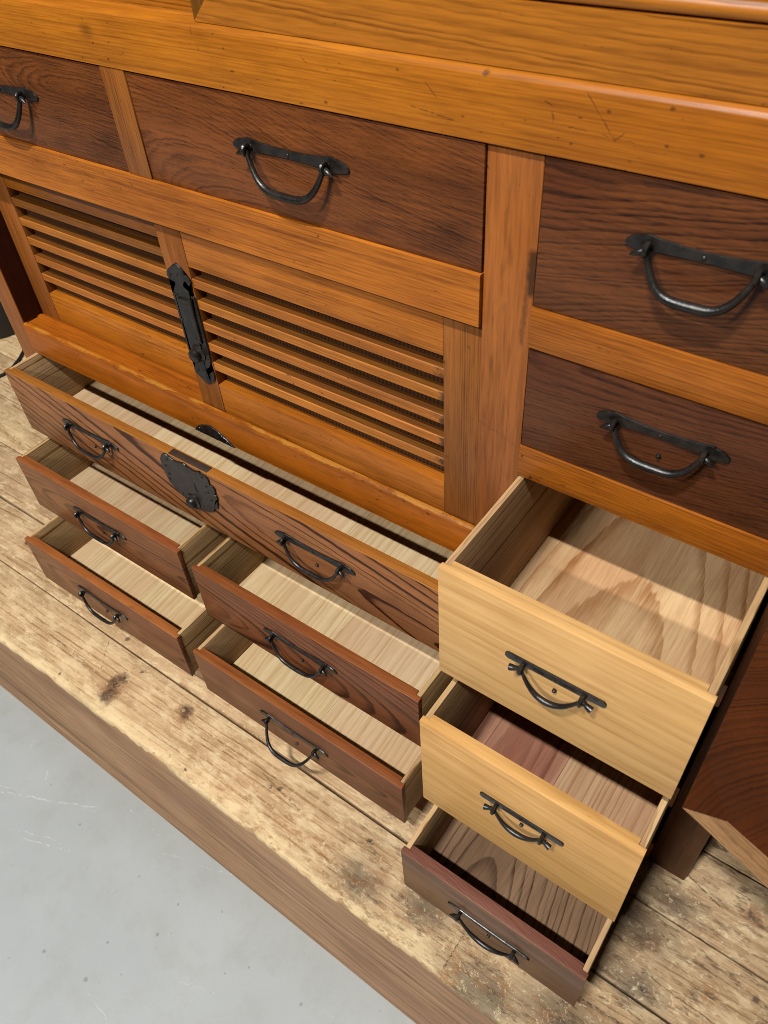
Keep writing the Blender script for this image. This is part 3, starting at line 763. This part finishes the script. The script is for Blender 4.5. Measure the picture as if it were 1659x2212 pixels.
def handle(t, xc, zc, yf, W, eye, drop, swing=12, style='leaf', stud=True, thick=None):
    rnd = random.Random(round(xc * 1000) * 7 + round(zc * 1000))
    swing += rnd.uniform(-3, 4)
    drop *= rnd.uniform(.95, 1.05)
    thick = thick or (.0034 if style != 'leaf' else (.0042 if yf > -.01 else .0034))
    """plate nailed to the drawer front, two eyes, a loose bail"""
    hw = W / 2
    mv = lambda pts: [(x + xc, z * .88 + zc) for x, z in pts]
    k = hw / .070
    if style == 'leaf':
        half = [(0, .0046), (.020 * k, .0052), (.038 * k, .0068), (.0500 * k, .0086), (.0525 * k, .0084), (.0545 * k, .0068), (.0590 * k, .0064), (.0640 * k, .0048), (.0685 * k, .0016), (.0700 * k, -.0013),
                (.0690 * k, -.0040), (.0650 * k, -.0056), (.0600 * k, -.0062), (.0560 * k, -.0072), (.0500 * k, -.0066), (.0430 * k, -.0054), (.022 * k, -.0044), (0, -.0042)]
        pts = half + [(-x, z) for x, z in half[-2:0:-1]]
        mb = MB().plate(mv(pts), yf, yf - .0024, .0004)
    elif style == 'long':
        half = [(0, .0042), (.030 * k, .0048), (.048 * k, .0062), (.056 * k, .0050), (.066 * k, .0034), (.070 * k, 0), (.066 * k, -.0034), (.056 * k, -.0050), (.048 * k, -.0058), (.03 * k, -.0046), (0, -.0042)]
        pts = half + [(-x, z) for x, z in half[-2:0:-1]]
        mb = MB().plate(mv(pts), yf, yf - .0024, .0004)
    else:
        mb = MB()
        h = .0046
        s1, s2 = hw * .20, hw * .42
        c = .0026
        for sx in (-1, 1):
            pl = [(sx * s2, h), (sx * (hw - c), h), (sx * hw, h - c), (sx * hw, -h + c), (sx * (hw - c), -h), (sx * s2, -h)]
            mb.plate(mv(pl), yf, yf - .0022)
            a, b = min(sx * s1, sx * s2), max(sx * s1, sx * s2)
            mb.box(a + xc, b + xc, yf - .0022, yf, zc + .0009, zc + h * .88, 0)
            mb.box(a + xc, b + xc, yf - .0022, yf, zc - h * .88, zc - .0009, 0)
        mb.box(xc - s1, xc + s1, yf - .0022, yf, zc - h * .88, zc + h * .88, 0)
    pl = part('handle_plate', mb, M['iron'], t, smooth=False)
    org = t.location
    sub = lambda nm, m_, mat='iron': part(nm, m_, M[mat], pl, org=org)
    ye = yf - .0085
    ze = zc - .0010
    for sx in (-1, 1):
        e = MB()
        e.torus_x((xc + sx * eye, ye, ze), .0042, .0023)
        e.tube([(xc + sx * eye, yf - .001, ze + .0010), (xc + sx * eye, ye + .0030, ze + .0005)], .0026, 8)
        sub('eye', e, 'iron_bright')
        c = MB()
        x_, r_ = [], []
        if style == 'bar':
            for q, r in ((0, .0024), (.003, .0030), (.0045, .0024), (.008, .0032), (.0110, .0036), (.0115, .0020)):
                x_.append((xc + sx * (eye + q), ye - q * .15, ze - q * .28)); r_.append(r)
        else:
            for q, r in ((-.001, .0022), (.0025, .0029), (.0045, .0030), (.007, .0025), (.0095, .0015), (.0115, .0005)):
                x_.append((xc + sx * (eye + q), ye - q * .22, ze - q * .42)); r_.append(r)
        c.tube(x_, r_, 10)
        sub('bail_tip', c, 'iron')
    B = bail_pts(eye, drop, R(swing), ye, style != 'leaf')
    n = len(B) - 1
    rad = []
    for i in range(n + 1):
        au = abs(-1 + 2 * i / n)
        rad.append(thick * (1.0 - (.55 if style != 'leaf' else .42) * au ** 1.4))
    sub('bail', MB().tube([(x + xc, y, z + ze) for x, y, z in B], rad, 12), 'iron_bright' if False else 'iron')
    sub('nail', MB().lathe_y(xc, zc, yf - .0023, [(.0020, 0), (.0018, .0009), (.0009, .0016), (0, .0018)], 10), 'iron_bright')
    if stud:
        sub('stud', MB().lathe_y(xc + .002, ze - drop * .80, yf, [(.0022, 0), (.0022, .0022), (.0014, .0034), (0, .0036)], 10), 'iron')
    return pl

# ------------------------------------------------------------------ drawers
TOPS = {'front_C1': 'top_amber', 'front_C2': 'top_red', 'front_C2r': 'top_red', 'front_C3': 'top_red', 'front_C3r': 'top_red', 'front_R5': 'top_pink'}  # same wood; the amber and red tops have their orange-lit look painted in
def drawer(label, x0, x1, yf, z0, z1, front, bottom, lift, handles, side='side', depth=.385, group=None):
    yb = min(yf + depth, DEP - .016)
    t = empty('chest_drawer', ((x0 + x1) / 2, yf, z0), label, 'drawer', group)
    tf = .0152
    # front board, rabbeted at its ends for the sides
    mb = MB()
    pr = [(x0, yf), (x1, yf), (x1, yf + .0082), (x1 - .0084, yf + .0082), (x1 - .0084, yf + tf), (x0 + .0084, yf + tf), (x0 + .0084, yf + .0082), (x0, yf + .0082)]
    A = [mb.bm.verts.new((x, y, z0)) for x, y in pr]
    B = [mb.bm.verts.new((x, y, z1)) for x, y in pr]
    n = len(pr)
    for i in range(n):
        mb.bm.faces.new((A[i], A[(i + 1) % n], B[(i + 1) % n], B[i]))
    mb.bm.faces.new(A[::-1]); mb.bm.faces.new(B)
    bmesh.ops.recalc_face_normals(mb.bm, faces=mb.bm.faces)
    bmesh.ops.bevel(mb.bm, geom=list(mb.bm.edges), offset=.0007, segments=2, profile=.5, affect='EDGES')
    fo = part('front_board', mb, M[front], t)
    if front in TOPS:
        fo.data.materials.append(M[TOPS[front]])
        fo.data.materials.append(M['arris_wear_highlight'])
        for p in fo.data.polygons:
            if p.normal.z > .8:
                p.material_index = 1
            elif p.normal.z > .25 and p.normal.y < -.25:
                p.material_index = 2  # front top arris: wear plus its highlight, painted pale
    for a in (x0 + .0018, x1 - .0083):
        part('side_board', MB().box(a, a + .0065, yf + .0084, yb, z0 + .001, z1 - .0012, .0009), M[side], t)
    nb = max(1, round((x1 - x0) / .24)) if bottom == 'bottom' else (2 if bottom == 'bottom_mix' else 1)
    for i in range(nb):
        xa = x0 + .0084 + (x1 - x0 - .0168) * i / nb
        xb = x0 + .0084 + (x1 - x0 - .0168) * (i + 1) / nb
        part('bottom_board', MB().box(xa + .00015, xb - .00015, yf + tf + .0001, yb - .0085, z0 + lift - .006, z0 + lift, .0003 if nb > 1 else 0, 1), M['bottom_tan' if bottom == 'bottom_mix' and i == 1 else bottom], t)
    part('back_board', MB().box(x0 + .0084, x1 - .0084, yb - .008, yb, z0 + .001, z1 - .004, .0006), M[side], t)
    for h in handles:
        handle(t, h[0], h[1], yf, *h[2:])
    return t

g = 'drawers of the chest'
TOPG = .0022
E1 = .0475
drawer('closed drawer of dark figured wood at the far left, handle cut by picture edge', XL + .0008, XM2 - .0012, .0012, .6172, ZB - TOPG, 'front_A', 'bottom', .012, [(-.6600, .6785, .142, E1, .036, 10, 'leaf', False)], group=g)
drawer('wide closed dark wood drawer above the louvred doors, between the two amber posts', XM1 + .0010, X0 - .0012, .0012, .6172, ZB - TOPG, 'front_B', 'bottom', .012, [(-.2085, .6810, .142, E1, .036, 10, 'leaf', False)], group=g)
drawer('upper closed dark wood drawer of the right column, under the waist beam', X1 + .0014, XR, .0010, .6008, ZB - TOPG, 'front_R1', 'bottom', .010, [(.1800, .6790, .118, .0395, .031, 12, 'leaf', False)], group=g)
drawer('lower closed maroon drawer of the right column, just above the open pale yellow one', X1 + .0014, XR, .0010, .4464, .5604 - TOPG, 'front_R2', 'bottom', .010, [(.1805, .5165, .118, .0395, .028, 12, 'leaf', True)], group=g)
drawer('upper open pale yellow drawer of the right column, with a cedar bottom', X1, .3058, -.1486, .2358, .4060, 'yellow', 'bottom_red', .0055, [(.1765, .3310, .102, .0305, .0215, 12, 'bar', True)], group=g)
drawer('lower open pale yellow drawer of the right column, above the dark bottom one', X1, .3058, -.1895, -.0010, .1888, 'yellow2', 'bottom_mix', .0060, [(.1803, .1110, .102, .0290, .0160, 14, 'bar', True)], group=g)
drawer('lowest open drawer of the right column, with a dark brown front', X1, .3052, -.2438, -.1756, -.0572, 'front_R5', 'bottom_old', .0080, [(.1800, -.1180, .118, .0390, .0220, 14, 'long', True)], group=g)
c1 = drawer('long open drawer below the louvred doors with the round black lock plate', XL, X0 - .0010, -.0638, .1196, .2424, 'front_C1', 'bottom', .0150, [(-.6625, .1935, .138, E1, .0300, 13, 'leaf', True), (-.2025, .1945, .138, E1, .0300, 13, 'leaf', True)], group=g)
drawer('left open drawer of the middle row, below the left handle of the long drawer', XL, -.4500, -.1139, -.0285, .0871, 'front_C2', 'bottom', .0120, [(-.6560, .0390, .138, E1, .0300, 13, 'leaf', True)], group=g)
drawer('right open drawer of the middle row, beside the lower pale yellow drawer', -.4101, X0 - .0010, -.1228, -.0285, .0871, 'front_C2r', 'bottom', .0120, [(-.2060, .0385, .138, E1, .0300, 13, 'leaf', True)], group=g)
drawer('left open drawer of the bottom row, nearest the left end of the platform', XL, -.4500, -.1684, -.1834, -.0709, 'front_C3', 'bottom', .0120, [(-.6600, -.1220, .138, E1, .0300, 13, 'leaf', True)], group=g)
drawer('right open drawer of the bottom row, its handle hanging out over the platform', -.4101, X0 - .0010, -.1712, -.1834, -.0709, 'front_C3r', 'bottom', .0120, [(-.2060, -.1230, .138, E1, .0390, 36, 'leaf', True)], group=g)

# lock on the long drawer
CL = [(-.4697,.2418),(-.4669,.2405),(-.462,.2393),(-.4557,.2371),(-.4486,.2372),(-.4388,.2400),(-.4324,.2418),(-.429,.2405),(-.425,.2367),(-.4186,.2353),(-.4095,.2377),(-.4017,.2409),(-.3997,.2386),(-.3958,.2379),(-.3904,.238),(-.3853,.2327),(-.3855,.2234),(-.3803,.2228),(-.3768,.2186),(-.3778,.2107),(-.3815,.2074),(-.3779,.2059),(-.3762,.2),(-.3823,.1934),(-.3794,.1915),(-.3816,.1791),(-.3912,.1726),(-.3938,.1662),(-.4016,.1612),(-.4085,.1574),(-.4142,.1572),(-.4241,.1533),(-.4341,.1493),(-.4418,.148),(-.4484,.1503),(-.4526,.1553),(-.4532,.1622),(-.4586,.1637),(-.4652,.166),(-.4681,.1702),(-.4705,.1718),(-.4771,.1784),(-.4818,.1816),(-.4823,.1884),(-.484,.1959),(-.4862,.2017),(-.4852,.2104),(-.4865,.2165),(-.4864,.2246),(-.4809,.2351),(-.4744,.2410)]
yc = -.0638
cl = part('lock_plate', MB().plate(CL, yc, yc - .0026, .0005), M['iron'], c1, smooth=False)
oc = c1.location
part('lock_box', MB().box(-.4670, -.3890, yc + .0012, yc + .0128, .2405, .2429, .0004), M['rust'], cl, org=oc)
part('knob', MB().lathe_y(-.4360, .1656, yc - .0024, [(.0140, 0), (.0140, .0014), (.0120, .0026), (.0095, .0030), (.0090, .0060), (.0078, .0085), (.0048, .0100), (0, .0106)], 26), M['iron'], cl, org=oc)
kh = MB().plate([(-.4222, .1950), (-.4212, .2010), (-.4214, .2080), (-.4202, .2080), (-.4202, .2005), (-.4188, .1950), (-.4196, .1915), (-.4212, .1915)], yc - .0026, yc - .0031)
part('keyhole', kh, M['rubber'], cl, org=oc)
for x, z in ((-.4777, .2167), (-.4743, .2020), (-.4775, .1902), (-.4568, .1710), (-.4139, .1674), (-.3944, .2051), (-.3918, .1903), (-.3941, .2171), (-.3972, .2330), (-.4690, .2330)):
    part('rivet', MB().lathe_y(x, z, yc - .0024, [(.0024, 0), (.0022, .0009), (.0012, .0016), (0, .0018)], 10), M['iron_bright'], cl, org=oc)

# ------------------------------------------------------------------ neighbouring slab table, standing out of frame to the right
tb = empty('slab_table', (.70, -.15, ZP), 'dark brown plank table with a pale rough front edge, jutting in from the right', 'table')
mb = MB()
zt, zb = .400, .370
top = [(.316, -.004), (.316, -.190), (.3453, -.2306), (.3761, -.2396), (.55, -.288), (.98, -.410), (.98, -.004)]
bot = [(.316, -.004), (.3161, -.2221), (.3453, -.2313), (.3860, -.2445), (.55, -.292), (.98, -.414), (.98, -.004)]
A = [mb.bm.verts.new((x, y, zt)) for x, y in top]
B = [mb.bm.verts.new((x, y, zb)) for x, y in bot]
n = len(A)
ft = mb.bm.faces.new(A)
fb = mb.bm.faces.new(B[::-1])
for i in range(n):
    j = (i + 1) % n
    if i == 1:
        mb.bm.faces.new((A[1], B[1], A[2])); f_ = mb.bm.faces.new((B[1], B[2], A[2])); f_.material_index = 1
    else:
        f_ = mb.bm.faces.new((A[i], B[i], B[j], A[j]))
        f_.material_index = 1 if 2 <= i <= 4 else 0
bmesh.ops.triangulate(mb.bm, faces=[ft, fb], ngon_method='EAR_CLIP')
me = mb.mesh('table_top', M['slab_top'], tb.location, False)
me.materials.append(M['slab_edge'])
o = bpy.data.objects.new('table_top', me); C.link(o); o.parent = tb
for x, y in ((.90, -.36), (.90, -.05), (.60, -.05)):
    part('leg', MB().box(x - .025, x + .025, y - .025, y + .025, ZP if y > -.29 else ZF, zb, .002), M['base_post'], tb)

# ------------------------------------------------------------------ black things at the far left
st = empty('black_stand', (-1.86, .40, ZP), 'black rounded object standing on the platform at the left picture edge', 'stand')
mb = MB()
prof = [(.0, .0), (.105, 0), (.110, .02), (.108, .10), (.10, .13), (.06, .15), (.02, .155), (.0, .155)]
rings = []
for r, h in prof[1:]:
    rings.append([mb.bm.verts.new((-1.86 + max(r, 1e-4) * math.cos(2 * math.pi * j / 28), .40 + max(r, 1e-4) * math.sin(2 * math.pi * j / 28), ZP + h)) for j in range(28)])
for a, b in zip(rings, rings[1:]):
    for j in range(28):
        mb.bm.faces.new((a[j], a[(j + 1) % 28], b[(j + 1) % 28], b[j]))
mb.bm.faces.new(rings[0][::-1])
part('body', mb, M['rubber'], st)
cb = empty('power_cable', (-1.62, .27, ZP), 'thin black cable lying on the platform left of the chest', 'cable')
pts = [(-1.76, .40), (-1.70, .37), (-1.6544, .335), (-1.632, .305), (-1.612, .268), (-1.606, .235), (-1.62, .18), (-1.66, .10), (-1.70, .0)]
part('cable', MB().tube([(x, y, ZP + .0046) for x, y in pts], .0042, 8), M['rubber'], cb)
